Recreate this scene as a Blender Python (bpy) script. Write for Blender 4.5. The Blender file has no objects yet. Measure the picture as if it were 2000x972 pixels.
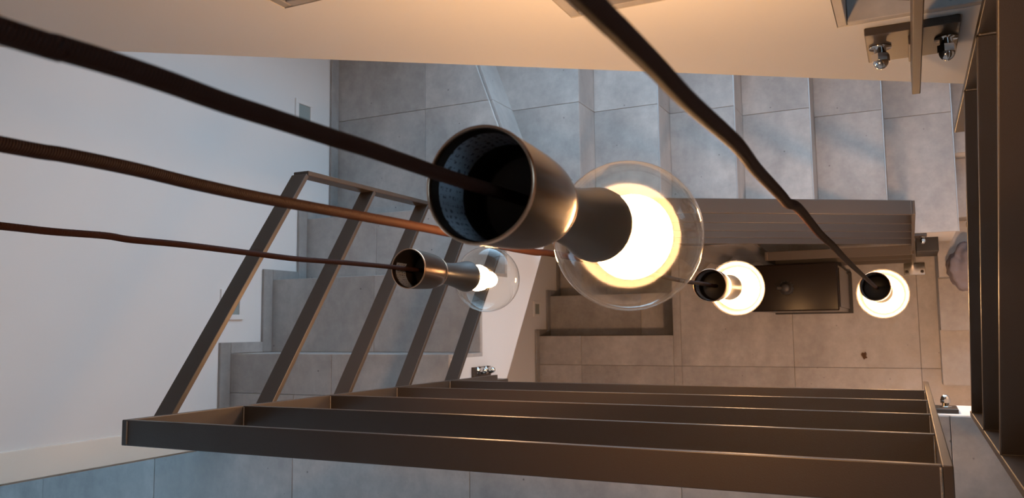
import bpy, bmesh, math, random
from mathutils import Vector, Matrix

random.seed(7)
S = bpy.context.scene
COL = S.collection
ZC = 4.57                       # camera height above the lower floor


def P(x, y, h):
    """x, y in metres, h = depth below the camera's level"""
    return Vector((x, y, ZC - h))


# ------------------------------------------------------------------ camera
cam_d = bpy.data.cameras.new('camera')
cam_d.sensor_fit = 'HORIZONTAL'
cam_d.sensor_width = 36.0
cam_d.lens = 1597.93 / 2000 * 36
cam_d.clip_start = 0.01
cam_d.dof.use_dof = True
cam_d.dof.focus_distance = 1.1
cam_d.dof.aperture_fstop = 18.0
cam = bpy.data.objects.new('camera', cam_d)
COL.objects.link(cam)
_R = ((0.89946584, -0.01087066, -0.43685584),
      (0.05205019, 0.99523888, 0.08240352),
      (0.43388014, -0.09685758, 0.8957492))          # rows: right, up, back
cam.matrix_world = Matrix(((_R[0][0], _R[1][0], _R[2][0], 0),
                           (_R[0][1], _R[1][1], _R[2][1], 0),
                           (_R[0][2], _R[1][2], _R[2][2], ZC),
                           (0, 0, 0, 1)))
S.camera = cam

# ------------------------------------------------------------------ world: soft overcast daylight
W = bpy.data.worlds.new('overcast_sky')
S.world = W
W.use_nodes = True
bgn = W.node_tree.nodes['Background']
bgn.inputs[0].default_value = (0.47, 0.74, 1.0, 1)
bgn.inputs[1].default_value = 5.6

S.view_settings.view_transform = 'Standard'
S.view_settings.look = 'None'
S.view_settings.gamma = 1.0
S.view_settings.use_curve_mapping = False
S.view_settings.exposure = 0.0
S.cycles.max_bounces = 5
S.cycles.diffuse_bounces = 3
S.cycles.glossy_bounces = 3
S.cycles.transmission_bounces = 3
S.cycles.transparent_max_bounces = 10
S.cycles.caustics_reflective = False
S.cycles.caustics_refractive = False
S.cycles.use_adaptive_sampling = True
S.cycles.adaptive_threshold = 0.04
S.cycles.sample_clamp_indirect = 6.0

BULB_POWER = 2.5
LAMP_STRENGTH = 310.0


# ------------------------------------------------------------------ materials
def mat(name):
    m = bpy.data.materials.new(name)
    m.use_nodes = True
    nt = m.node_tree
    b = nt.nodes['Principled BSDF']
    return m, nt, b


def N(nt, t, **kw):
    n = nt.nodes.new(t)
    for k, v in kw.items():
        setattr(n, k, v)
    return n


def noise(nt, scale, detail=5, rough=0.6, vec=None, stretch=None):
    n = N(nt, 'ShaderNodeTexNoise')
    n.inputs['Scale'].default_value = scale
    n.inputs['Detail'].default_value = detail
    n.inputs['Roughness'].default_value = rough
    if vec is not None:
        if stretch:
            mp = N(nt, 'ShaderNodeMapping')
            mp.inputs['Scale'].default_value = stretch
            nt.links.new(vec, mp.inputs[0])
            vec = mp.outputs[0]
        nt.links.new(vec, n.inputs['Vector'])
    return n


def ramp(nt, src, stops):
    r = N(nt, 'ShaderNodeValToRGB')
    e = r.color_ramp.elements
    e[0].position, e[0].color = stops[0][0], (*stops[0][1], 1)
    e[1].position, e[1].color = stops[-1][0], (*stops[-1][1], 1)
    for p, c in stops[1:-1]:
        q = e.new(p)
        q.color = (*c, 1)
    nt.links.new(src, r.inputs[0])
    return r


def bump(nt, b, src, strength, dist):
    bp = N(nt, 'ShaderNodeBump')
    bp.inputs['Strength'].default_value = strength
    bp.inputs['Distance'].default_value = dist
    nt.links.new(src, bp.inputs['Height'])
    nt.links.new(bp.outputs[0], b.inputs['Normal'])


def mix(nt, a, c, fac, mode='MIX'):
    m = N(nt, 'ShaderNodeMixRGB', blend_type=mode)
    for s, i in ((fac, 0), (a, 1), (c, 2)):
        if isinstance(s, (int, float)):
            m.inputs[i].default_value = s
        elif isinstance(s, tuple):
            m.inputs[i].default_value = (*s, 1)
        else:
            nt.links.new(s, m.inputs[i])
    return m.outputs[0]


def tile_mat(name, dark, mid, light):
    m, nt, b = mat(name)
    geo = N(nt, 'ShaderNodeNewGeometry').outputs['Position']
    oi = N(nt, 'ShaderNodeObjectInfo')
    # every tile takes its own piece of the pattern
    add = N(nt, 'ShaderNodeVectorMath', operation='ADD')
    sc = N(nt, 'ShaderNodeMath', operation='MULTIPLY')
    sc.inputs[1].default_value = 37.0
    nt.links.new(oi.outputs['Random'], sc.inputs[0])
    cmb = N(nt, 'ShaderNodeCombineXYZ')
    for i in range(3):
        nt.links.new(sc.outputs[0], cmb.inputs[i])
    nt.links.new(geo, add.inputs[0])
    nt.links.new(cmb.outputs[0], add.inputs[1])
    v = add.outputs[0]
    n1 = noise(nt, 5.5, 5, 0.58, v, (1.0, 0.45, 1.0))
    n2 = noise(nt, 22, 4, 0.7, v)
    base = ramp(nt, n1.outputs[0], [(0.3, dark), (0.5, mid), (0.72, light)])
    c2 = ramp(nt, n2.outputs[0], [(0.35, (0.88, 0.88, 0.885)), (0.7, (1.09, 1.09, 1.085))])
    c = mix(nt, base.outputs[0], c2.outputs[0], 1.0, 'MULTIPLY')
    vr = N(nt, 'ShaderNodeMapRange')
    vr.inputs[3].default_value = 0.94
    vr.inputs[4].default_value = 1.06
    nt.links.new(oi.outputs['Random'], vr.inputs[0])
    hs = N(nt, 'ShaderNodeHueSaturation')
    nt.links.new(vr.outputs[0], hs.inputs['Value'])
    nt.links.new(c, hs.inputs['Color'])
    # rare dark specks
    vo = N(nt, 'ShaderNodeTexVoronoi')
    vo.inputs['Scale'].default_value = 16
    nt.links.new(v, vo.inputs['Vector'])
    sp = ramp(nt, vo.outputs['Distance'], [(0.03, (0.25, 0.25, 0.25)), (0.055, (1, 1, 1))])
    c = mix(nt, hs.outputs[0], sp.outputs[0], 0.8, 'MULTIPLY')
    nt.links.new(c, b.inputs['Base Color'])
    rr = ramp(nt, n2.outputs[0], [(0.3, (0.38,) * 3), (0.7, (0.55,) * 3)])
    nt.links.new(rr.outputs[0], b.inputs['Roughness'])
    b.inputs['Specular IOR Level'].default_value = 0.45
    return m


M_TILE = tile_mat('concrete_tile', (0.315, 0.301, 0.290), (0.39, 0.374, 0.36), (0.475, 0.459, 0.443))
M_SKIRT = tile_mat('concrete_skirting', (0.22, 0.215, 0.21), (0.29, 0.282, 0.275), (0.37, 0.36, 0.35))


def plain(name, col, rough=0.5, metal=0.0, bump_s=0.0, bump_scale=200, spec=0.5, vary=0.0):
    m, nt, b = mat(name)
    b.inputs['Base Color'].default_value = (*col, 1)
    b.inputs['Roughness'].default_value = rough
    b.inputs['Metallic'].default_value = metal
    b.inputs['Specular IOR Level'].default_value = spec
    tc = N(nt, 'ShaderNodeTexCoord').outputs['Object']
    if vary:
        n = noise(nt, 3.0, 4, 0.5, tc)
        r = ramp(nt, n.outputs[0], [(0.3, tuple(c * (1 - vary) for c in col)), (0.7, tuple(min(1, c * (1 + vary)) for c in col))])
        nt.links.new(r.outputs[0], b.inputs['Base Color'])
    n = noise(nt, bump_scale, 3, 0.5, tc)
    if bump_s:
        bump(nt, b, n.outputs[0], bump_s, 0.001)
    return m


M_WALL = plain('white_plaster', (0.68, 0.68, 0.675), 0.85, spec=0.2, vary=0.015)
M_CREAM = plain('cream_paint', (0.74, 0.71, 0.64), 0.45, bump_s=0.02, spec=0.4)
M_GROUT = plain('dark_grout', (0.11, 0.105, 0.10), 0.9, bump_s=0.1)
M_STEEL = plain('bronze_powder_coat', (0.052, 0.040, 0.032), 0.42, 0.15, bump_s=0.25, bump_scale=900, spec=0.55)
M_CHROME = plain('polished_steel', (0.62, 0.60, 0.58), 0.12, 1.0)
M_WELD = plain('weld_seam', (0.25, 0.21, 0.17), 0.35, 0.7, bump_s=0.9, bump_scale=500)
M_CUP = plain('black_nickel', (0.095, 0.066, 0.051), 0.24, 0.9, bump_s=0.02, bump_scale=600)
M_COPPER = plain('copper_edge', (0.62, 0.40, 0.27), 0.25, 1.0)
M_NECK = plain('black_bakelite', (0.032, 0.025, 0.021), 0.30, 0.0, spec=0.6)
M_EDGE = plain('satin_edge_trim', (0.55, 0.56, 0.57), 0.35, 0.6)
M_CUPIN = plain('dark_brown_enamel', (0.022, 0.016, 0.013), 0.40, 0.0)
M_GLOSS = plain('dark_lacquer', (0.011, 0.007, 0.0055), 0.16, 0.0, bump_s=0.02, bump_scale=20, spec=0.22)
M_BLACK = plain('flat_black', (0.010, 0.010, 0.011), 0.5)
M_KNOB = plain('black_rubber', (0.018, 0.016, 0.015), 0.5, bump_s=0.1)
M_CLOTH = plain('grey_wool', (0.21, 0.19, 0.21), 0.95, bump_s=0.9, bump_scale=150, spec=0.1, vary=0.15)
M_LEAF = plain('dry_leaf', (0.09, 0.045, 0.02), 0.8, bump_s=0.4, bump_scale=300)
M_PANE = plain('frosted_lamp_pane', (0.26, 0.31, 0.31), 0.15, spec=0.6)
M_WIN = plain('window_frame_paint', (0.16, 0.17, 0.18), 0.4)


def cord_mat():
    m, nt, b = mat('brown_textile_cord')
    uv = N(nt, 'ShaderNodeTexCoord').outputs['UV']
    mp = N(nt, 'ShaderNodeMapping')
    mp.inputs['Scale'].default_value = (1, 1, 1)
    nt.links.new(uv, mp.inputs[0])
    w = N(nt, 'ShaderNodeTexWave', wave_type='BANDS', bands_direction='DIAGONAL')
    w.inputs['Scale'].default_value = 3.0
    w.inputs['Distortion'].default_value = 0.6
    nt.links.new(mp.outputs[0], w.inputs['Vector'])
    r = ramp(nt, w.outputs[0], [(0.2, (0.016, 0.0055, 0.0035)), (0.8, (0.050, 0.0145, 0.007))])
    nt.links.new(r.outputs[0], b.inputs['Base Color'])
    b.inputs['Roughness'].default_value = 0.7
    b.inputs['Sheen Weight'].default_value = 0.0
    b.inputs['Specular IOR Level'].default_value = 0.15
    bump(nt, b, w.outputs[0], 0.5, 0.001)
    return m


M_CORD = cord_mat()


def thin_glass(name, tint, refl=0.8, rough=0.02, power=5.0, f0=0.006):
    m = bpy.data.materials.new(name)
    m.use_nodes = True
    nt = m.node_tree
    nt.nodes.clear()
    out = N(nt, 'ShaderNodeOutputMaterial')
    tr = N(nt, 'ShaderNodeBsdfTransparent')
    tr.inputs[0].default_value = (*tint, 1)
    gl = N(nt, 'ShaderNodeBsdfGlossy')
    gl.inputs['Roughness'].default_value = rough
    gl.inputs[0].default_value = (1, 1, 1, 1)
    # thin pane: Schlick reflectance, the same from both sides
    lw = N(nt, 'ShaderNodeLayerWeight')
    lw.inputs['Blend'].default_value = 0.5
    pw = N(nt, 'ShaderNodeMath', operation='POWER')
    pw.inputs[1].default_value = power
    nt.links.new(lw.outputs['Facing'], pw.inputs[0])
    mu = N(nt, 'ShaderNodeMath', operation='MULTIPLY_ADD')
    mu.inputs[1].default_value = refl
    mu.inputs[2].default_value = f0
    nt.links.new(pw.outputs[0], mu.inputs[0])
    mx = N(nt, 'ShaderNodeMixShader')
    nt.links.new(mu.outputs[0], mx.inputs[0])
    nt.links.new(tr.outputs[0], mx.inputs[1])
    nt.links.new(gl.outputs[0], mx.inputs[2])
    nt.links.new(mx.outputs[0], out.inputs[0])
    return m


M_GLASS = thin_glass('clear_bulb_glass', (0.96, 0.95, 0.925), 1.0, 0.09, 4.0, 0.012)
M_PANEGL = thin_glass('window_glass', (0.97, 0.98, 0.98))


def film_mat():
    m, nt, b = mat('clear_plastic_film')
    nt.nodes.remove(b)
    out = nt.nodes['Material Output']
    tr = N(nt, 'ShaderNodeBsdfTransparent')
    tr.inputs[0].default_value = (0.9, 0.9, 0.9, 1)
    gl = N(nt, 'ShaderNodeBsdfPrincipled')
    gl.inputs['Base Color'].default_value = (0.35, 0.33, 0.31, 1)
    gl.inputs['Roughness'].default_value = 0.25
    mx = N(nt, 'ShaderNodeMixShader')
    mx.inputs[0].default_value = 0.45
    nt.links.new(tr.outputs[0], mx.inputs[1])
    nt.links.new(gl.outputs[0], mx.inputs[2])
    nt.links.new(mx.outputs[0], out.inputs[0])
    return m


M_FILM = film_mat()


def emit_mat(name, col, s):
    m = bpy.data.materials.new(name)
    m.use_nodes = True
    nt = m.node_tree
    nt.nodes.clear()
    out = N(nt, 'ShaderNodeOutputMaterial')
    e = N(nt, 'ShaderNodeEmission')
    e.inputs[0].default_value = (*col, 1)
    e.inputs[1].default_value = s
    nt.links.new(e.outputs[0], out.inputs[0])
    return m


EMIT_COL = (1.0, 0.53, 0.225)


def sticker_mat():
    """pale label with rows of small print, laid out in the label's own UV"""
    m, nt, b = mat('printed_label')
    uv = N(nt, 'ShaderNodeTexCoord').outputs['UV']
    mp = N(nt, 'ShaderNodeMapping')
    mp.inputs['Scale'].default_value = (1, 1, 1)
    nt.links.new(uv, mp.inputs[0])
    br = N(nt, 'ShaderNodeTexBrick')
    br.offset = 0.37
    br.inputs['Scale'].default_value = 1.0
    br.inputs['Brick Width'].default_value = 0.045
    br.inputs['Row Height'].default_value = 0.034
    br.inputs['Mortar Size'].default_value = 0.0085
    br.inputs['Mortar Smooth'].default_value = 0.1
    nt.links.new(mp.outputs[0], br.inputs['Vector'])
    no = noise(nt, 40, 2, 0.5, mp.outputs[0], (1.0, 1.0, 1.0))
    br.inputs['Color1'].default_value = (0, 0, 0, 1)
    br.inputs['Color2'].default_value = (0, 0, 0, 1)
    br.inputs['Mortar'].default_value = (1, 1, 1, 1)
    th = ramp(nt, no.outputs[0], [(0.46, (0, 0, 0)), (0.52, (1, 1, 1))])
    ink = mix(nt, br.outputs['Color'], th.outputs[0], 1.0, 'LIGHTEN')
    c = mix(nt, (0.06, 0.062, 0.07), (0.34, 0.36, 0.40), ink)
    nt.links.new(c, b.inputs['Base Color'])
    b.inputs['Roughness'].default_value = 0.5
    return m


M_STICK = sticker_mat()


# ------------------------------------------------------------------ object helpers
def link(name, me, m=None, parent=None, smooth=False):
    o = bpy.data.objects.new(name, me)
    COL.objects.link(o)
    if m is not None and not me.materials:
        me.materials.append(m)
    if smooth:
        for p in me.polygons:
            p.use_smooth = True
    if parent is not None:
        o.parent = parent
        o.matrix_parent_inverse = parent.matrix_world.inverted() if False else Matrix.Translation(-parent.location)
    return o


def empty(name, loc):
    o = bpy.data.objects.new(name, None)
    o.empty_display_size = 0.05
    o.location = loc
    COL.objects.link(o)
    return o


def tag(o, label=None, cat=None, group=None, kind=None):
    for k, v in (('label', label), ('category', cat), ('group', group), ('kind', kind)):
        if v:
            o[k] = v
    return o


def bm_mesh(bm, name):
    bmesh.ops.recalc_face_normals(bm, faces=bm.faces)
    me = bpy.data.meshes.new(name)
    bm.to_mesh(me)
    bm.free()
    return me


def obox(c, ax, ay, az, bevel=0.0, seg=2):
    """oriented box, half-axis vectors"""
    bm = bmesh.new()
    c, ax, ay, az = Vector(c), Vector(ax), Vector(ay), Vector(az)
    vs = [bm.verts.new(c + sx * ax + sy * ay + sz * az) for sx in (-1, 1) for sy in (-1, 1) for sz in (-1, 1)]
    for f in ((0, 1, 3, 2), (4, 6, 7, 5), (0, 4, 5, 1), (2, 3, 7, 6), (0, 2, 6, 4), (1, 5, 7, 3)):
        bm.faces.new([vs[i] for i in f])
    if bevel:
        bmesh.ops.bevel(bm, geom=list(bm.edges), offset=bevel, segments=seg, affect='EDGES', profile=0.5)
    return bm


def hbox(x0, x1, y0, y1, h0, h1, bevel=0.0, seg=2):
    """axis box between depths h0 (upper) and h1 (lower)"""
    return obox(((x0 + x1) / 2, (y0 + y1) / 2, ZC - (h0 + h1) / 2), ((x1 - x0) / 2, 0, 0), (0, (y1 - y0) / 2, 0),
                (0, 0, abs(h1 - h0) / 2), bevel, seg)


def put(name, bm, m, parent=None, smooth=False):
    return link(name, bm_mesh(bm, name), m, parent, smooth)


def prism(poly, vec, bevel=0.0):
    """polygon (list of 3D points) extruded along vec"""
    bm = bmesh.new()
    vec = Vector(vec)
    a = [bm.verts.new(Vector(p)) for p in poly]
    b = [bm.verts.new(Vector(p) + vec) for p in poly]
    n = len(a)
    bm.faces.new(a)
    bm.faces.new(list(reversed(b)))
    for i in range(n):
        bm.faces.new((a[i], b[i], b[(i + 1) % n], a[(i + 1) % n]))
    if bevel:
        bmesh.ops.bevel(bm, geom=list(bm.edges), offset=bevel, segments=1, affect='EDGES', profile=0.5)
    return bm


def lathe(profile, origin, axis, seg=48, cap0=False, cap1=False):
    """profile: (radius, distance along axis from origin)"""
    bm = bmesh.new()
    axis = Vector(axis).normalized()
    u = axis.orthogonal().normalized()
    w = axis.cross(u)
    origin = Vector(origin)
    rings = []
    for r, d in profile:
        if r < 1e-6:
            rings.append([bm.verts.new(origin + axis * d)])
        else:
            rings.append([bm.verts.new(origin + axis * d + (u * math.cos(2 * math.pi * i / seg) + w * math.sin(2 * math.pi * i / seg)) * r) for i in range(seg)])
    for a, b in zip(rings, rings[1:]):
        for i in range(seg):
            j = (i + 1) % seg
            if len(a) == 1 and len(b) == 1:
                continue
            if len(a) == 1:
                bm.faces.new((a[0], b[i], b[j]))
            elif len(b) == 1:
                bm.faces.new((a[i], b[0], a[j]))
            else:
                bm.faces.new((a[i], b[i], b[j], a[j]))
    if cap0 and len(rings[0]) > 1:
        bm.faces.new(rings[0])
    if cap1 and len(rings[-1]) > 1:
        bm.faces.new(rings[-1])
    return bm


def catmull(pts, n=6):
    pts = [Vector(p) for p in pts]
    out = []
    for i in range(len(pts) - 1):
        p0 = pts[max(0, i - 1)]
        p1, p2 = pts[i], pts[i + 1]
        p3 = pts[min(len(pts) - 1, i + 2)]
        for k in range(n):
            t = k / n
            out.append(0.5 * ((2 * p1) + (-p0 + p2) * t + (2 * p0 - 5 * p1 + 4 * p2 - p3) * t * t + (-p0 + 3 * p1 - 3 * p2 + p3) * t ** 3))
    out.append(pts[-1])
    return out


def tube(pts, r, seg=12, name='tube'):
    bm = bmesh.new()
    uvl = bm.loops.layers.uv.new('UVMap')
    rings, lens = [], [0.0]
    prev_u = None
    for i, p in enumerate(pts):
        d = (pts[min(i + 1, len(pts) - 1)] - pts[max(i - 1, 0)]).normalized()
        u = d.orthogonal().normalized() if prev_u is None else (prev_u - d * prev_u.dot(d)).normalized()
        prev_u = u
        w = d.cross(u)
        rings.append([bm.verts.new(p + (u * math.cos(2 * math.pi * k / seg) + w * math.sin(2 * math.pi * k / seg)) * r) for k in range(seg)])
        if i:
            lens.append(lens[-1] + (p - pts[i - 1]).length)
    for i in range(len(rings) - 1):
        for k in range(seg):
            j = (k + 1) % seg
            f = bm.faces.new((rings[i][k], rings[i][j], rings[i + 1][j], rings[i + 1][k]))
            vv = ((k / seg, lens[i]), ((k + 1) / seg, lens[i]), ((k + 1) / seg, lens[i + 1]), (k / seg, lens[i + 1]))
            for lp, (a, b) in zip(f.loops, vv):
                lp[uvl].uv = (a, b * 150)
            f.smooth = True
    bm.faces.new(rings[0])
    bm.faces.new(list(reversed(rings[-1])))
    return bm


# ------------------------------------------------------------------ levels of the stairwell
HA = 2.053          # landing
HB = 4.57           # lower floor
FH = 2.517          # floor to floor
XW = -2.045         # left wall
XR = 1.05           # right wall
YB = 1.32           # back wall
YF = -1.55          # front wall
XI = -1.20          # inner side of the left flight
YI = 0.36           # inner side of the back flight
TT = 0.012          # tile thickness
J = 0.0013          # tile joint

# ------------------------------------------------------------------ walls, ceiling
G = 0.0015          # settling gap between stairs and walls
w = tag(put('wall_left', hbox(XW - 0.14, XW - G, -0.3675, YB + 0.14, -2.3, 5.7), M_WALL), 'white plaster wall along the left flight of stairs', kind='structure')
put('wall_panel', hbox(XW - 0.14, XW - G, -1.27, -0.3675, -2.3, -0.03), M_WALL, w)
put('wall_panel', hbox(XW - 0.14, XW - G, YF, -1.27, -2.3, 2.3), M_WALL, w)
put('wall_panel', hbox(XW - 0.14, XW - G, YF, -0.3675, HA + 0.28, 5.7), M_WALL, w)
# back wall with a window above each back flight
WX0, WX1 = -1.25, 0.85
WINS = ((1.30, 2.62),)
w = tag(put('wall_back', hbox(XW, XR, YB + G, YB + 0.14, -2.3, WINS[0][0]), M_WALL), 'white plaster wall behind the back flight of stairs', kind='structure')
put('wall_panel', hbox(XW, XR, YB + G, YB + 0.14, WINS[0][1], 5.7), M_WALL, w)
for k, (WH0, WH1) in enumerate(WINS):
    put('wall_panel', hbox(XW, WX0, YB + G, YB + 0.14, WH0, WH1), M_WALL, w)
    put('wall_panel', hbox(WX1, XR, YB + G, YB + 0.14, WH0, WH1), M_WALL, w)
    wn = tag(empty('window_%d' % (k + 1), P((WX0 + WX1) / 2, YB + 0.07, WH1)), ('wide window beside the lower back flight', 'wide window above the upper back flight')[k], kind='structure')
    xm = (WX0 + WX1) / 2
    for a, b in ((WX0, WX0 + .05), (WX1 - .05, WX1), (xm - .025, xm + .025)):
        put('window_frame', hbox(a, b, YB + .04, YB + .09, WH0, WH1, .003), M_WIN, wn)
    for a, b in ((WH0, WH0 + .05), (WH1 - .05, WH1)):
        put('window_frame', hbox(WX0 + .05, WX1 - .05, YB + .04, YB + .09, a, b, .003), M_WIN, wn)
    for a, b in ((WX0 + .05, xm - .025), (xm + .025, WX1 - .05)):
        put('pane', hbox(a, b, YB + .062, YB + .066, WH0 + .05, WH1 - .05), M_PANEGL, wn)
VY0, VY1, VH0, VH1 = 0.00, 0.80, -0.75, -0.05
w = tag(put('wall_right', hbox(XR + G, XR + 0.14, YF, YB + 0.14, VH1, 5.7), M_WALL), 'white plaster wall beside the right flight', kind='structure')
put('wall_panel', hbox(XR + G, XR + 0.14, YF, YB + 0.14, -2.3, VH0), M_WALL, w)
put('wall_panel', hbox(XR + G, XR + 0.14, YF, VY0, VH0, VH1), M_WALL, w)
put('wall_panel', hbox(XR + G, XR + 0.14, VY1, YB + 0.14, VH0, VH1), M_WALL, w)
wn = tag(empty('window_2', P(XR + 0.07, (VY0 + VY1) / 2, VH1)), 'added unseen window for daylight, high in the wall beside the right flight', kind='structure')  # added out of view, placed and sized to throw daylight on the left wall
for a, b in ((VY0, VY0 + .05), (VY1 - .05, VY1)):
    put('window_frame', hbox(XR + .04, XR + .09, a, b, VH0, VH1, .003), M_WIN, wn)
for a, b in ((VH0, VH0 + .05), (VH1 - .05, VH1)):
    put('window_frame', hbox(XR + .04, XR + .09, VY0 + .05, VY1 - .05, a, b, .003), M_WIN, wn)
put('pane', hbox(XR + .062, XR + .066, VY0 + .05, VY1 - .05, VH0 + .05, VH1 - .05), M_PANEGL, wn)
tag(put('wall_front', hbox(-3.9, XR + 0.14, YF - 0.14, YF - G, -2.3, 5.7), M_WALL), 'white plaster wall beyond the landing', kind='structure')
tag(put('ceiling', hbox(XW - .14, XR + .14, YF - .14, YB + .14, -2.42, -2.3), M_WALL), 'white ceiling above the stairwell', kind='structure')
# room beyond the doorway on the left, with its own window
w = tag(put('wall_far', hbox(-4.04, -3.9, YF, 0.2, -0.3, 0.0), M_WALL), 'wall with window in the room beyond the doorway', kind='structure')
put('wall_panel', hbox(-4.04, -3.9, YF, 0.2, 0.85, 2.3), M_WALL, w)
put('wall_panel', hbox(-4.04, -3.9, -0.35, 0.2, 0.0, 0.85), M_WALL, w)
put('wall_panel', hbox(-4.04, XW - .14, 0.06, 0.2, -0.3, 2.3), M_WALL, w)
put('ceiling_panel', hbox(-4.04, XW - .14, YF - .14, 0.2, -0.42, -0.3), M_WALL, w)

# ------------------------------------------------------------------ floors with tiles
TW = 0.600


def tiles(parent, xs, ys, h, m=M_TILE):
    """tiles between successive joints; xs, ys are joint positions"""
    for x0, x1 in zip(xs, xs[1:]):
        for y0, y1 in zip(ys, ys[1:]):
            put('tile', hbox(x0 + J / 2, x1 - J / 2, y0 + J / 2, y1 - J / 2, h, h + TT, 0.0012, 1), m, parent)


fl = tag(put('floor', prism([P(x, y, HB + TT) for x, y in ((XW, YF), (XR, YF), (XR, YB), (-1.21, YB), (-1.21, -0.046), (XW, -0.046))], (0, 0, -0.25)), M_GROUT),
         'grey concrete tile floor at the bottom of the stairwell', kind='structure')
X0 = 0.0352
xs = [-1.21, X0 - 2 * TW, X0 - TW, X0, X0 + TW, XR]
tiles(fl, xs, [-0.218, 0.382, 0.982, YB], HB)
tiles(fl, xs, [YF, -1.418, -0.818, -0.218], HB)
tiles(fl, [XW, X0 - 3 * TW, -1.21], [-0.218, -0.046], HB)
tiles(fl, [XW, X0 - 3 * TW, -1.21], [YF, -1.418, -0.818, -0.218], HB)

# landing: slab with white edges, tiled on top
la = tag(put('floor_landing', hbox(XW - 1.855, XR, YF, -0.20, HA + TT, HA + 0.26), M_WALL), 'grey tiled landing beside the bronze railing', kind='structure')
put('grout_bed', hbox(XW - 1.85, XR, YF, -0.202, HA + TT - 0.004, HA + TT + 0.001), M_GROUT, la)
ax = [-3.56, -2.96, -2.375, -1.768, -1.134, -0.534, 0.066, 0.666, XR]
ax[0] = -3.58
ax = [-3.88] + ax
tiles(la, ax, [YF, -1.40, -0.80, -0.20], HA)


# ------------------------------------------------------------------ staircases
def stair_root(name, loc, label):
    return tag(empty(name, loc), label, 'staircase')


def tile_box(parent, x0, x1, y0, y1, h, name='tread_tile'):
    return put(name, hbox(x0 + J / 2, x1 - J / 2, y0, y1, h, h + TT, 0.0012, 1), M_TILE, parent)


def poly_tile(parent, pts, h, name='tread_tile'):
    return put(name, prism([P(x, y, h) for x, y in pts], (0, 0, -TT), 0.001), M_TILE, parent)


def flight_core(parent, prof, axis, a, b, name='flight'):
    """prof: list of (u, h) outline; axis 'x': u is y, extruded along x from a to b; axis 'y': u is x"""
    if axis == 'x':
        return put(name, prism([P(a, u, h) for u, h in prof], (b - a, 0, 0)), M_WALL, parent)
    return put(name, prism([P(u, a, h) for u, h in prof], (0, b - a, 0)), M_WALL, parent)


def skirt(parent, y0, y1, h0, h1):
    put('skirting_tile', hbox(XW + 0.0005, XW + 0.0105, y0 + .0006, y1 - .0006, h0 + .0006, h1 - .0006, 0.001, 1), M_SKIRT, parent)


def left_flight(root, Ls, ys, hA, soff, tail, joints):
    """treads going down along +y; Ls tread depths, ys nosing positions; hA depth of the floor it starts from"""
    top = [(ys[0] - 0.128, hA + TT)] if tail else []
    prof = list(top) + [(ys[0] - TT, hA + TT)]
    for i, L in enumerate(Ls):
        prof.append((ys[i] - TT, L + TT))
        prof.append((ys[i + 1] - TT, L + TT))
    end = ys[-1] - TT
    st = prof[0][0]
    prof.append((end, soff(end)))
    prof.append((st, soff(st)))
    core = flight_core(root, prof, 'x', XW, XI)
    for i, L in enumerate(Ls):
        up = hA if i == 0 else Ls[i - 1]
        xj = joints[i % len(joints)]
        for x0, x1 in ((XW + .0005, xj), (xj, XI)):
            put('tread_tile', hbox(x0 + J / 2, x1 - J / 2, ys[i], ys[i + 1] - 0.0005 if i == len(Ls) - 1 else ys[i + 1], L, L + TT, .0012, 1), M_TILE, core)
            put('riser_tile', hbox(x0 + J / 2, x1 - J / 2, ys[i] - TT, ys[i] - .0005, up + TT + .001, L + TT - .001, .001, 1), M_TILE, core)
    return core


def skirts(root, floors, ys, y_start, y_end, sh=0.045, sw=0.037):
    """stepped skirting on the left wall; floors[i] is the depth between ys[i-1] and ys[i]"""
    for i, L in enumerate(floors):
        a = y_start if i == 0 else ys[i - 1]
        b = ys[i] + (sw if True else 0) if i < len(ys) else y_end
        if i < len(ys):
            # run along the tread up to the edge of the next riser piece
            skirt(root, a, ys[i] + sw, L - sh, L)
            skirt(root, ys[i] + 0.0, ys[i] + sw, L + .0, floors[i + 1] - sh)
        else:
            skirt(root, a, y_end, L - sh, L)


# --- staircase down from the landing to the lower floor
ST = stair_root('staircase', P(-0.3, 0.8, HB), 'grey tiled staircase with white sides turning down from the landing to the lowest floor')
L2, L3, L4 = 2.247, 2.427, 2.610
LY = [-0.072, 0.182, 0.421]
soff = lambda y: 2.54 + 0.69 * y
core = left_flight(ST, [L2, L3], LY, HA, soff, True, [-1.60, -1.72])
# landing tread that runs on from the landing slab
for x0, x1 in ((XW + .0005, -1.620), (-1.620, XI)):
    put('tread_tile', hbox(x0 + J / 2, x1 - J / 2, -0.20 + J / 2, -0.072, HA, HA + TT, .0012, 1), M_TILE, core)
# winder L4
L5 = 2.79
wd = lambda y: -1.20 - (y - 0.421) * (0.325 / 0.88)       # diagonal riser line
wcore = put('winder', prism([P(x, y, L4 + TT) for x, y in ((XW, 0.421 - TT), (XI, 0.421 - TT), (wd(YB), YB), (XW, YB))], (0, 0, -0.22)), M_WALL, ST)
yj, xj = 0.837, -1.626
e = J / 2
poly_tile(wcore, [(XW + .0005, .421), (xj - e, .421), (xj - e, yj - e), (XW + .0005, yj - e)], L4)
poly_tile(wcore, [(xj + e, .421), (XI, .421), (wd(yj - e), yj - e), (xj + e, yj - e)], L4)
poly_tile(wcore, [(XW + .0005, yj + e), (xj - e, yj + e), (xj - e, YB), (XW + .0005, YB)], L4)
poly_tile(wcore, [(xj + e, yj + e), (wd(yj + e), yj + e), (wd(YB), YB), (xj + e, YB)], L4)
for x0, x1 in ((XW + .0005, -1.66), (-1.66, XI)):
    put('riser_tile', hbox(x0 + J / 2, x1 - J / 2, .421 - TT, .4205, L3 + TT + .001, L4 + TT - .001, .001, 1), M_TILE, wcore)
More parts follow.
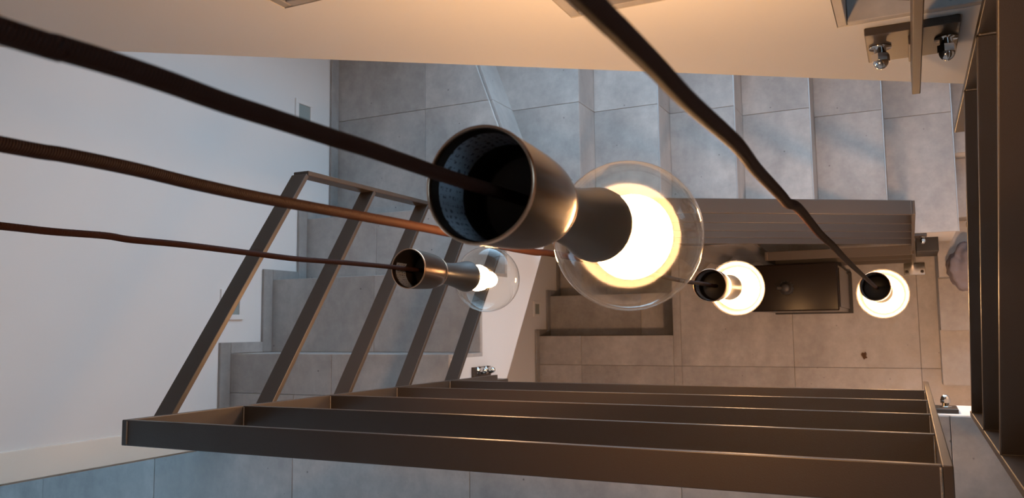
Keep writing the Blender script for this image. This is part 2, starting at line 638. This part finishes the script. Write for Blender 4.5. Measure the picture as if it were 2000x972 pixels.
# winder L5
X6 = [-1.069, -0.814, -0.563, -0.308, -0.057, 0.189]
w5 = put('winder', prism([P(x, y, L5 + TT) for x, y in ((XI, YI), (X6[0] - TT, YI), (X6[0] - TT, YB), (wd(YB), YB), (XI, .421))], (0, 0, -0.24)), M_WALL, ST)
poly_tile(w5, [(XI, YI), (X6[0], YI), (X6[0], yj - e), (wd(yj - e), yj - e), (XI, .421)], L5)
poly_tile(w5, [(wd(yj + e), yj + e), (X6[0], yj + e), (X6[0], YB), (wd(YB), YB)], L5)
for y0, y1 in ((.421, yj - e), (yj + e, YB - .006)):
    put('riser_tile', prism([P(wd(y0), y0, L4 + TT + .001), P(wd(y1), y1, L4 + TT + .001), P(wd(y1), y1, L5), P(wd(y0), y0, L5)], (0.010, 0.004, 0), .0008), M_TILE, w5)


def back_flight(root, Xn, Hn, Hup, rise_bottom, y_joint, tag_):
    """treads going down along +x: tread i lies between Xn[i] and Xn[i+1] at depth Hn[i]; Hup is the tread above the first"""
    prof = []
    for i, L in enumerate(Hn):
        prof += [(Xn[i] - TT, L + TT), (Xn[i + 1] - TT, L + TT)]
    x0, x1 = prof[0][0], prof[-1][0]
    prof.append((x1, rise_bottom(x1)))
    prof.append((x0, rise_bottom(x0)))
    cr = flight_core(root, prof, 'y', YI, YB)
    for i, L in enumerate(Hn):
        up = Hup if i == 0 else Hn[i - 1]
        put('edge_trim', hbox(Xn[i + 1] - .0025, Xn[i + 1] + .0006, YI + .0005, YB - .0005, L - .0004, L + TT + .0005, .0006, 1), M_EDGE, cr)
        for y0, y1 in ((YI, y_joint), (y_joint, YB)):
            put('tread_tile', hbox(Xn[i], Xn[i + 1] - .0028, y0 + J / 2, y1 - J / 2, L, L + TT, .0009, 1), M_TILE, cr)
            put('riser_tile', hbox(Xn[i] - TT, Xn[i] - .0005, y0 + J / 2, y1 - J / 2, up + TT + .001, L + TT - .001, .001, 1), M_TILE, cr)
    return cr


H6 = [L5 + .166 * i for i in range(1, 6)]
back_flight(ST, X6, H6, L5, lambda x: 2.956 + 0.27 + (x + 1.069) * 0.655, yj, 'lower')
# platform at the turn and the right flight down to the floor
XS = 0.122          # side of the right flight


def right_flight(root, hp, hs, ys, hfloor, solid, XS):
    """platform hp at the turn, then treads hs with nosings ys (descending -y)"""
    xp = 0.189 if hp > 2 else 0.226
    pf = put('platform', hbox(xp - TT, XR, 0.70 + TT, YB, hp + TT, hp + .25), M_WALL, root)
    tile_box(pf, xp, 0.62, 0.70, YB, hp)
    tile_box(pf, 0.62, XR, 0.70, YB, hp)
    put('riser_tile', hbox(xp - TT, xp - .0005, .70, YB, hp - .166 + TT + .001, hp + TT - .001, .001, 1), M_TILE, pf)
    yy = [0.70] + ys
    for i, L in enumerate(hs):
        x0 = xp if i == 0 else XS
        bot = hfloor if (solid and i) else L + .26
        st = put('step', hbox(x0, XR, yy[i + 1] + TT, yy[i] + TT - .0005, L + TT, bot), M_WALL, root)
        put('tread_tile', hbox(x0, 0.60 - J / 2, yy[i + 1], yy[i], L, L + TT, .0014, 2), M_TILE, st)
        put('tread_tile', hbox(0.60 + J / 2, XR, yy[i + 1], yy[i], L, L + TT, .0014, 2), M_TILE, st)
        nxt = hs[i + 1] if i + 1 < len(hs) else hfloor
        put('riser_tile', hbox(x0, 0.60 - J / 2, yy[i + 1] + .0005, yy[i + 1] + TT - .0005, L + TT + .001, nxt - .001, .001, 1), M_TILE, st)
        put('riser_tile', hbox(0.60 + J / 2, XR, yy[i + 1] + .0005, yy[i + 1] + TT - .0005, L + TT + .001, nxt - .001, .001, 1), M_TILE, st)


right_flight(ST, 3.786, [3.926, 4.066, 4.234, 4.402], [.45, .207, -.029, -.288], HB, True, XS)
skirts(ST, [HA, L2, L3, L4], LY, -0.29, YB)
put('shade_gap_block', hbox(0.035, 0.120, 0.300, 0.44, 3.80, 4.08, .003), M_BLACK, ST)  # black box standing in for the shaded gap under the flight

# --- staircase that climbs on from the landing
SU = stair_root('staircase', P(0.4, 0.8, HA), 'upper tiled staircase with long cream side across the top of the stairwell')
XU = [-1.154, -0.878, -0.602, -0.326, -0.050, 0.226]
HU = [0.323, 0.500, 0.677, 0.852, 1.032]
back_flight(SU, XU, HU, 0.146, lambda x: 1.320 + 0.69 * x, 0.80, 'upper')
right_flight(SU, 1.21, [1.38, 1.55, 1.717, 1.885], [.45, .207, -.029, -.288], HA, False, 0.160)

# --- staircase that goes on down from the lower floor
SD = stair_root('staircase', P(-1.6, 0.3, 5.1), 'lowest tiled flight going down in shadow beside the bottom floor')
left_flight(SD, [4.747, 4.920, 5.090], [-0.046, 0.201, 0.446, 0.70], HB, lambda y: 5.3 + .69 * y, False, [-1.449, -1.72])
skirts(SD, [HB, 4.747, 4.920, 5.090], [-0.046, 0.201, 0.446], YF, .70)
put('side_wall', hbox(-1.21, -1.10, -0.046, YB, HB + .262, 5.7), M_WALL, SD)
put('base_slab', hbox(XW, -1.21, 0.70, YB, 5.26, 5.7), M_WALL, SD)

# door casing
tr = tag(put('trim_1', hbox(XW - .14, XW + .012, -0.3675, -0.290, -0.11, HA - .0005, .002), M_CREAM), 'cream painted door casing at the end of the left wall', kind='structure')
put('door_stop', hbox(XW - .14, XW - .02, -0.3775, -0.3678, -0.11, HA - .0005, .001), M_CREAM, tr)

# ------------------------------------------------------------------ added round fill lamp under the landing, unseen, brightening the lowest floor
def fill_lamp(x, y, watts, label):
    o = tag(empty('fill_lamp', P(x, y, HA + .26)), label, 'fill lamp')
    put('housing', lathe([(.0, .001), (.09, .001), (.092, .004), (.092, .035), (.085, .037)], P(x, y, HA + .26), (0, 0, -1), 40), M_STEEL, o, True)
    put('diffuser', lathe([(.085, .036), (.06, .043), (0, .046)], P(x, y, HA + .26), (0, 0, -1), 40), M_LAMP, o, True)


M_LAMP = emit_mat('fill_lamp_diffuser', (1.0, 0.54, 0.29), LAMP_STRENGTH)
fill_lamp(0.10, -0.60, 1, 'added round warm fill lamp under the landing, out of view')


# ------------------------------------------------------------------ small recessed wall lights
def wall_light(y0, y1, h0, h1, label):
    o = tag(empty('wall_light', P(XW, (y0 + y1) / 2, (h0 + h1) / 2)), label, 'wall light', 'recessed wall lights beside the steps')
    f = 0.017
    for a, b, c2, d in ((y0, y0 + f, h0, h1), (y1 - f, y1, h0, h1), (y0 + f, y1 - f, h0, h0 + f), (y0 + f, y1 - f, h1 - f, h1)):
        put('frame', hbox(XW - .004, XW + .006, a, b, c2, d, .001, 1), M_WALL, o)
    put('pane', hbox(XW - .004, XW + .0015, y0 + f, y1 - f, h0 + f, h1 - f), M_PANE, o)


wall_light(.775, .875, 2.360, 2.460, 'small square wall light behind the thickest cord above the winder step')
wall_light(.040, .140, 2.010, 2.110, 'small square wall light partly hidden by the outermost sloping bar')
wall_light(.070, .165, 4.508, 4.612, 'small square wall light low on the shaded wall beside the lowest steps')


# ------------------------------------------------------------------ railings
TB = 0.010     # flat bar thickness


def flat_bar(p0, p1, across, wide=0.040, thick=TB):
    """flat bar from p0 to p1 (centre line), its wide face spanned by `across`"""
    p0, p1, across = Vector(p0), Vector(p1), Vector(across).normalized()
    d = (p1 - p0)
    n = d.normalized().cross(across)
    return obox((p0 + p1) / 2, d / 2, across * wide / 2, n * thick / 2, 0.0012, 2)


def nut(parent, base, dirv, r=0.0098):
    dirv = Vector(dirv).normalized()
    pr = [(r * 1.35, 0), (r * 1.35, .002), (r * .75, .002), (r * .75, .018)]
    put('bolt', lathe(pr, base, dirv, 20, True, True), M_CHROME, parent, True)
    a = put('nut', lathe([(r * 1.1, .010), (r * 1.1, .019)], base, dirv, 6, True, True), M_CHROME, parent)
    prof = [(r * .95, .019)] + [(r * .95 * math.cos(t), .019 + .010 * math.sin(t)) for t in (0.25, .5, .8, 1.1, 1.35)] + [(0, .029)]
    put('nut_cap', lathe(prof, base, dirv, 20), M_CHROME, parent, True)


def weld(parent, p0, p1, r=.0016):
    pts = [Vector(p0).lerp(Vector(p1), i / 14) for i in range(15)]
    put('weld', tube(pts, r, 6), M_WELD, parent)


def railing_x(label, y0, x0, x1, h_at, slope, spacing, nbar, post_ext, plates, weldon=True):
    """railing in a plane y = const; y0 inner edge, wide 40 mm away from the well; h_at(x) top bar depth"""
    s = 1 if y0 > 0 else -1
    yc = y0 + s * .020
    hb = spacing * (nbar - 1)
    root = tag(empty('railing', P((x0 + x1) / 2, yc, h_at((x0 + x1) / 2) + hb)), label, 'railing', 'bronze flat bar railings')
    across = (0, 1, 0)
    for x, dx, ext in ((x0, 1, post_ext[0]), (x1, -1, post_ext[1])):
        xc = x + dx * TB / 2
        put('post', flat_bar(P(xc, yc, h_at(x) - .0005), P(xc, yc, h_at(x) + hb + ext), across), M_STEEL, root)
    for i in range(nbar):
        a, b = x0 + TB, x1 - TB
        bar = put('rail_bar', flat_bar(P(a, yc, h_at(a) + i * spacing + TB / 2), P(b, yc, h_at(b) + i * spacing + TB / 2), across), M_STEEL, root)
        if weldon:
            for x, g in ((a, .001), (b, -.001)):
                weld(bar, P(x + g, y0 + s * .002, h_at(x) + i * spacing), P(x + g, y0 + s * .038, h_at(x) + i * spacing))
    return root


def railing_y(label, x0, y0, y1, h_at, spacing, nbar, post_ext, near_post=True):
    s = 1 if x0 > 0 else -1
    xc = x0 + s * .020
    hb = spacing * (nbar - 1)
    root = tag(empty('railing', P(xc, (y0 + y1) / 2, h_at((y0 + y1) / 2) + hb)), label, 'railing', 'bronze flat bar railings')
    for y, dy, ext in ((y0, 1, post_ext[0]), (y1, -1, post_ext[1]))[0 if near_post else 1:]:
        yc = y + dy * TB / 2
        put('post', flat_bar(P(xc, yc, h_at(y) - .0005), P(xc, yc, h_at(y) + hb + ext), (1, 0, 0)), M_STEEL, root)
    for i in range(nbar):
        a, b = y0 + (TB if near_post else 0), y1 - TB
        bar = put('rail_bar', flat_bar(P(xc, a, h_at(a) + i * spacing + TB / 2), P(xc, b, h_at(b) + i * spacing + TB / 2), (1, 0, 0)), M_STEEL, root)
        for y, g in ((a, .001), (b, -.001)):
            weld(bar, P(x0 + s * .002, y + g, h_at(y) + i * spacing), P(x0 + s * .038, y + g, h_at(y) + i * spacing))
    return root


def bracket_y(root, x0, x1, h0, h1, yface, s, post_x, post_y, bolts):
    """plate on a face y = yface (s: direction it points), stub to the post"""
    ya, yb = sorted((yface + s * .0004, yface + s * .010))
    br = put('bracket_plate', hbox(x0, x1, ya, yb, h0, h1, .001, 1), M_STEEL, root)
    for bx, bh in bolts:
        nut(br, P(bx, yface + s * .010, bh), (0, s, 0))
    if post_y is not None:
        ya, yb = sorted((yface + s * .010, post_y))
        put('bracket_arm', hbox(post_x - .006, post_x + .006, ya, yb, h0 + .02, h1 - .02, .001, 1), M_STEEL, br)
    return br


def bracket_x(root, y0, y1, h0, h1, xface, s, post_y, post_x, bolts):
    xa, xb = sorted((xface + s * .0004, xface + s * .010))
    br = put('bracket_plate', hbox(xa, xb, y0, y1, h0, h1, .001, 1), M_STEEL, root)
    for by, bh in bolts:
        nut(br, P(xface + s * .010, by, bh), (s, 0, 0))
    if post_x is not None:
        xa, xb = sorted((xface + s * .010, post_x))
        put('bracket_arm', hbox(xa, xb, post_y - .005, post_y + .005, h0 + .02, h1 - .02, .001, 1), M_STEEL, br)
    return br


# railing along the landing (nearest, horizontal)
RF = railing_x('long horizontal bronze railing along the landing, nearest across the bottom', -0.1367, -1.131, 0.030, lambda x: .913, 0, .2522, 5, (.285, .30), None)
bracket_x(RF, -0.175, -0.115, 2.186, 2.297, XI, 1, -0.157, -1.121, [(-.126, 2.215), (-.126, 2.268)])
bracket_y(RF, 0.000, 0.086, 2.10, 2.20, -0.20, 1, 0.025, -0.178, [(0.062, 2.15), (0.008, 2.15)])
# sloping railing of the left flight
hl = lambda y: 1.110 + 0.715 * y
RL = railing_y('sloping bronze railing of the left flight with five slanted flat bars', -1.1318, -0.1720, 0.338, hl, .243, 5, (.1, .30), False)
bracket_x(RL, 0.285, 0.365, 2.570, 2.645, XI, 1, 0.333, -1.170, [(.300, 2.59), (.300, 2.625)])
# middle railing of the back flight
hm = lambda x: 2.482 + 0.655 * (x - 0.010)
RM = railing_x('railing of the back flight behind the largest bulb, above the dark cabinet', 0.300, -1.060, 0.027, hm, 0, .2315, 5, (.25, .31), None)
bracket_y(RM, -0.030, 0.075, 3.62, 3.72, YI, -1, 0.022, 0.338, [(-0.018, 3.67), (0.060, 3.67)])
bracket_y(RM, -1.10, -1.00, 2.93, 3.03, YI, -1, -1.055, 0.338, [(-1.085, 2.98), (-1.015, 2.98)])
# railing of the upper flight (only the foot of its last post shows)
hu = lambda x: -0.113 + 0.655 * (x - 0.010)
RU = railing_x('railing of the upper flight, only its lowest post end shows on the cream side', 0.300, -1.00, 0.027, hu, 0, .2315, 5, (.20, .352), None)
bracket_y(RU, -0.033, 0.071, 1.060, 1.175, YI, -1, 0.021, 0.338, [(-0.017, 1.112), (0.057, 1.112)])
bracket_y(RU, -1.03, -0.94, .44, .54, YI, -1, -0.995, 0.338, [(-1.02, .49), (-.95, .49)])
# near railing on the right
hr = lambda y: 0.526 - 0.645 * y
RR = railing_y('dark railing of the right flight filling the right edge of the view', 0.0855, -0.1625, 0.342, hr, .249, 5, (.04, .30))
for yy in (0.06, 0.20):
    put('stanchion', flat_bar(P(.1185, yy, hr(yy) + .996 + TB + .002), P(.1185, yy, 1.95 - .4 * (yy - .06)), (1, 0, 0), .014), M_STEEL, RR)
    hh = 1.85 - .4 * (yy - .06)
    bracket_x(RR, yy - .045, yy + .045, hh, hh + .10, 0.16, -1, yy, 0.126, [(yy - .03, hh + .05), (yy + .03, hh + .05)])
# low railing standing on the lower floor
RG = railing_x('low bronze railing standing on the lowest floor below the back flight', 0.290, -0.575, 0.028, lambda x: 3.79, 0, .255, 3, (.255, .255), None)
for x, PY in ((-0.57, 0.295), (0.022, 0.246)):
    pl = put('base_plate', hbox(x - .040, x + .055, PY, PY + .06, HB - .008, HB - .0002, .001, 1), M_CHROME, RG)
    for bx in (x - .027, x + .042):
        put('bolt', lathe([(.008, 0), (.008, .004), (.005, .007), (0, .008)], P(bx, PY + .016, HB - .008), (0, 0, 1), 16, True), M_STEEL, pl, True)

# ------------------------------------------------------------------ pendant lamps
RIM = 0.268     # rim of the cup above the centre of the globe
GR = 0.0625


def pendant(label, bulb, cup, cord_pts, emit, cord_r=0.0036, sticker=True, cord_in=0.05):
    b = P(*bulb)
    c = P(*cup)
    ax = (b - c).normalized()          # downwards
    top = cord_pts[0]
    root = tag(empty('pendant_lamp', b + ax * GR), label, 'pendant lamp', 'bare globe bulbs on brown cords')
    # cup: open at the top
    L = .083
    ro, ri = .0325, .0308
    CUP = [(.0325, 0), (.0322, .014), (.0318, .028), (.0312, .041), (.0304, .054), (.0294, .065), (.0282, .073), (.0264, .0793), (.0240, L)]

    def cup_r(d):
        for (ra, da), (rb, db) in zip(CUP, CUP[1:]):
            if d <= db:
                return ra + (rb - ra) * (d - da) / (db - da)
        return CUP[-1][0]

    cp = put('socket_cup', lathe([(ro, .001)] + CUP[1:] + [(.0170, L + .0005)], c, ax, 64), M_CUP, root, True)
    put('rim_edge', lathe([(ri - .0001, .0022), (ri + .0004, -.0002), ((ro + ri) / 2, -.0007), (ro + .0002, .0000), (ro + .0004, .0022)], c, ax, 64), M_COPPER, cp, True)
    pin = [(cup_r(d) - .0017, d) for d in (.0018, .015, .03, .042, .052, .060)] + [(cup_r(.062) - .0035, .062), (0, .062)]
    put('cup_lining', lathe(pin, c, ax, 64), M_CUPIN, cp, True)
    put('trim_ring', lathe([(.0252, L - .0032), (.0262, L - .0022), (.0258, L - .0004), (.0243, L + .0006)], c, ax, 64), M_COPPER, cp, True)
    # neck: waisted, flaring towards the globe
    nk = [(.0170, L + .0005), (.0186, L + .004), (.0192, L + .008), (.0188, L + .016), (.0189, L + .030), (.0197, L + .048), (.0215, L + .066), (.0240, L + .082), (.0265, L + .096), (.0280, L + .104), (.0280, L + .108), (.0268, L + .1115), (.0245, L + .113), (.016, L + .113)]
    put('socket_neck', lathe(nk, c, ax, 56), M_NECK, root, True)
    # printed label inside the cup
    if sticker:
        bm = bmesh.new()
        uvl = bm.loops.layers.uv.new('UVMap')
        u0 = Vector((-1, 0, 0))
        u0 = (u0 - ax * u0.dot(ax)).normalized()
        w0 = ax.cross(u0)
        n = 48
        span = math.radians(235)
        a0 = -span * sticker
        cols = []
        for i in range(n + 1):
            a = a0 + span * i / n
            dv = u0 * math.cos(a) + w0 * math.sin(a)
            cols.append([bm.verts.new(c + dv * (cup_r(d) - .0022) + ax * d) for d in (.009, .036)])
        for i in range(n):
            f = bm.faces.new((cols[i][0], cols[i + 1][0], cols[i + 1][1], cols[i][1]))
            for lp, uv in zip(f.loops, ((i / n, 0), ((i + 1) / n, 0), ((i + 1) / n, .23), (i / n, .23))):
                lp[uvl].uv = (uv[1], uv[0])
            f.smooth = True
        lb = put('printed_label', bm, M_STICK, cp, True)
        lb['label'] = 'grey paper label with small print inside the cup'
    # cord
    pts = [Vector(p) for p in cord_pts] + [c + ax * .063]
    put('cord', tube(catmull(pts, 7), cord_r, 12), M_CORD, root)
    # globe (thin glass) with a short neck into the socket
    prof = []
    for i in range(2, 33):
        t = math.pi * i / 32
        prof.append((GR * math.sin(t), RIM - GR * math.cos(t)))
    prof[-1] = (0, prof[-1][1])
    prof = [(.0150, RIM - .066), (.0175, RIM - .0615), (.0215, RIM - .0585)] + prof[2:]
    put('glass_globe', lathe(prof, c, ax, 64), M_GLASS, root, True)
    # glowing element: pear shaped, swelled per bulb to include its glare; every bulb gives off the same power
    r1, r2, ext = emit
    d0 = RIM - .061
    ep = [(0.004, d0), (r1 * .55, d0 + .004), (r1 * .85, d0 + r1 * .45), (r1, d0 + r1 * .95), (r1 * .93, d0 + r1 * 1.4), (r1 * .75, d0 + r1 * 1.8)]
    d1 = d0 + r1 * 1.8 + ext
    ep += [(max(r2 * .9, r1 * .5), d1 + .006), (r2, d1 + .014), (r2 * .86, d1 + .014 + r2 * .5), (r2 * .5, d1 + .014 + r2 * .87), (0, d1 + .014 + r2)]
    area = sum(math.pi * (a[0] + b2[0]) * math.hypot(a[0] - b2[0], a[1] - b2[1]) for a, b2 in zip(ep, ep[1:]))
    put('glowing_element', lathe(ep, c, ax, 32), emit_mat('element_and_glare', EMIT_COL, BULB_POWER / area), root, True)
    return root


#CORDS#
CORD1 = [P(*q) for q in ((-0.2054, 0.0774, -2.3000), (-0.2055, 0.0773, -1.0000), (-0.2056, 0.0769, -0.0345), (-0.2055, 0.0772, 0.1255), (-0.2054, 0.0776, 0.1408), (-0.2052, 0.0780, 0.1584), (-0.2052, 0.0779, 0.1784), (-0.2055, 0.0773, 0.2015), (-0.2055, 0.0773, 0.2272), (-0.2055, 0.0772, 0.2576), (-0.2055, 0.0773, 0.2849), (-0.2056, 0.0769, 0.3164), (-0.2058, 0.0764, 0.3596))]
pendant('largest and nearest globe lamp, its black cup showing a printed label inside', (-0.2085, 0.0760, 0.6518), (-0.2054, 0.0774, 0.3839), CORD1, (0.022, 0.036, 0.016), sticker=0.44)
CORD2 = [P(*q) for q in ((-0.3523, 0.0805, -2.3000), (-0.3521, 0.0814, -1.0000), (-0.3520, 0.0818, 0.0575), (-0.3519, 0.0822, 0.2175), (-0.3517, 0.0830, 0.2480), (-0.3517, 0.0829, 0.2843), (-0.3521, 0.0815, 0.3276), (-0.3522, 0.0809, 0.3790), (-0.3520, 0.0817, 0.4750), (-0.3519, 0.0823, 0.5971), (-0.3525, 0.0798, 0.7106), (-0.3525, 0.0799, 0.7819), (-0.3520, 0.0819, 0.8290), (-0.3520, 0.0819, 0.9990), (-0.3524, 0.0802, 1.2083), (-0.3526, 0.0793, 1.4412), (-0.3523, 0.0808, 1.5343))]
pendant('globe lamp hanging over the dark cabinet, seen almost from straight above', (-0.3510, 0.0861, 1.8854), (-0.3523, 0.0805, 1.6174), CORD2, (0.044, 0.048, -0.012), sticker=0.5)
CORD3 = [P(*q) for q in ((-0.7264, 0.0986, -2.3000), (-0.7266, 0.0974, -1.0000), (-0.7268, 0.0961, 0.2927), (-0.7268, 0.0962, 0.4527), (-0.7268, 0.0962, 0.5028), (-0.7266, 0.0978, 0.5592), (-0.7267, 0.0965, 0.5903), (-0.7266, 0.0972, 0.6594), (-0.7268, 0.0960, 0.7617), (-0.7269, 0.0949, 0.8432), (-0.7267, 0.0967, 0.9391), (-0.7265, 0.0979, 1.0505))]
pendant("second largest globe lamp, hanging in front of the left flight's sloping bars", (-0.7231, 0.0943, 1.3816), (-0.7264, 0.0986, 1.1137), CORD3, (0.0245, 0.015, 0.014), sticker=0.9)
CORD4 = [P(*q) for q in ((-0.0678, 0.0849, -2.3000), (-0.0688, 0.0840, -1.0000), (-0.0699, 0.0831, 0.0301), (-0.0698, 0.0831, 0.1901), (-0.0697, 0.0833, 0.2150), (-0.0696, 0.0833, 0.2528), (-0.0698, 0.0832, 0.2971), (-0.0686, 0.0842, 0.3818), (-0.0699, 0.0831, 0.4437), (-0.0703, 0.0827, 0.5365), (-0.0707, 0.0824, 0.5755), (-0.0687, 0.0841, 0.6180), (-0.0703, 0.0828, 0.7814), (-0.0698, 0.0832, 0.9216), (-0.0702, 0.0828, 1.1315), (-0.0694, 0.0836, 1.5170))]
pendant('rightmost globe lamp, lowest of all, on the twisted cord from the top', (-0.0601, 0.0777, 2.2613), (-0.0678, 0.0849, 1.9935), CORD4, (0.045, 0.048, -0.014), sticker=0.6)
#ENDCORDS#

# ------------------------------------------------------------------ things on the lower floor
# tall dark lacquered cabinet with a round knob on top
cb = tag(empty('cabinet', P(-0.45, 0.17, HB)), 'tall narrow dark lacquered cabinet with a knob on its top, on the lowest floor', 'cabinet')
put('body', hbox(-0.640, -0.2760, 0.066, 0.268, 3.815, HB - .0505, .004), M_GLOSS, cb)
put('top', hbox(-0.645, -0.2730, 0.063, 0.272, 3.795, 3.8145, .006, 3), M_GLOSS, cb)
put('side_panel', hbox(-0.2755, -0.2715, 0.080, 0.252, 3.85, HB - .06, .001), M_GLOSS, cb)
put('plinth', hbox(-0.643, -0.2625, 0.060, 0.270, HB - .05, HB - .0004, .002), M_BLACK, cb)
kb = put('knob', lathe([(.030, 0), (.030, .010), (.026, .014), (.020, .018), (.020, .030), (.014, .036), (0, .037)], P(-.489, .165, 3.795), (0, 0, 1), 28), M_KNOB, cb, True)
for i in range(14):
    a = 2 * math.pi * i / 14
    put('grip_ridge', obox(P(-.489 + .0305 * math.cos(a), .165 + .0305 * math.sin(a), 3.790), (.002 * math.cos(a), .002 * math.sin(a), 0), (-.003 * math.sin(a), .003 * math.cos(a), 0), (0, 0, .005)), M_KNOB, kb)
put('lever', hbox(-.525, -.487, .158, .172, 3.762, 3.772, .003), M_KNOB, kb)

# plastic film draped beside the low railing
bm = bmesh.new()
nx, ny = 26, 18
g = []
for i in range(nx + 1):
    row = []
    for j in range(ny + 1):
        u, v = i / nx, j / ny
        x = -1.05 + .45 * u
        y = .335 + .03 * (1 - v) + .018 * math.sin(9 * u + 4 * v) * v
        h = 3.70 + .75 * v + .02 * math.sin(17 * u + 6 * v) + .012 * math.sin(31 * u - 11 * v)
        row.append(bm.verts.new(P(x, y - .02 * math.sin(23 * u) * v, h)))
    g.append(row)
for i in range(nx):
    for j in range(ny):
        f = bm.faces.new((g[i][j], g[i + 1][j], g[i + 1][j + 1], g[i][j + 1]))
        f.smooth = True
fo = put('plastic_sheet', bm, M_FILM)
tag(fo, 'crumpled clear plastic sheet hanging beside the dark cabinet', 'plastic sheet')
sm = fo.modifiers.new('thickness', 'SOLIDIFY')
sm.thickness = .001

# grey woollen bundle lying over the corner steps, behind the near right railing
bm = bmesh.new()
bmesh.ops.create_icosphere(bm, subdivisions=4, radius=1.0)
for v in bm.verts:
    p = v.co.copy()
    k = 1 + .10 * math.sin(5 * p.x + 3 * p.y) + .07 * math.sin(9 * p.z + 4 * p.x) + .04 * math.sin(17 * p.y + 7 * p.z)
    v.co = Vector((p.x * .075 * k + .235, p.y * .10 * k + .245, max(-.060, p.z * .085 * k)))
    v.co.z += ZC - 4.066 + .0605
    v.co.y = min(v.co.y, .352)
    v.co.x = max(v.co.x, .13)
cl = put('cloth_bundle', bm, M_CLOTH, None, True)
tag(cl, 'grey woollen bundle on the lower corner steps behind the right railing', 'cloth')

# dry leaf on the floor
bm = bmesh.new()
lp = [(-.016, .004), (-.009, .013), (.001, .011), (.007, .017), (.014, .008), (.011, -.002), (.017, -.010), (.006, -.012), (-.002, -.018), (-.008, -.009)]
lf = put('dry_leaf', prism([P(-.223 + x * .9, -.156 + y * 1.2, HB - .0012 - .004 * abs(math.sin(90 * x))) for x, y in lp], (0, 0, .0014)), M_LEAF)
tag(lf, 'small curled dry brown leaf lying on the lowest tiled floor', 'leaf')
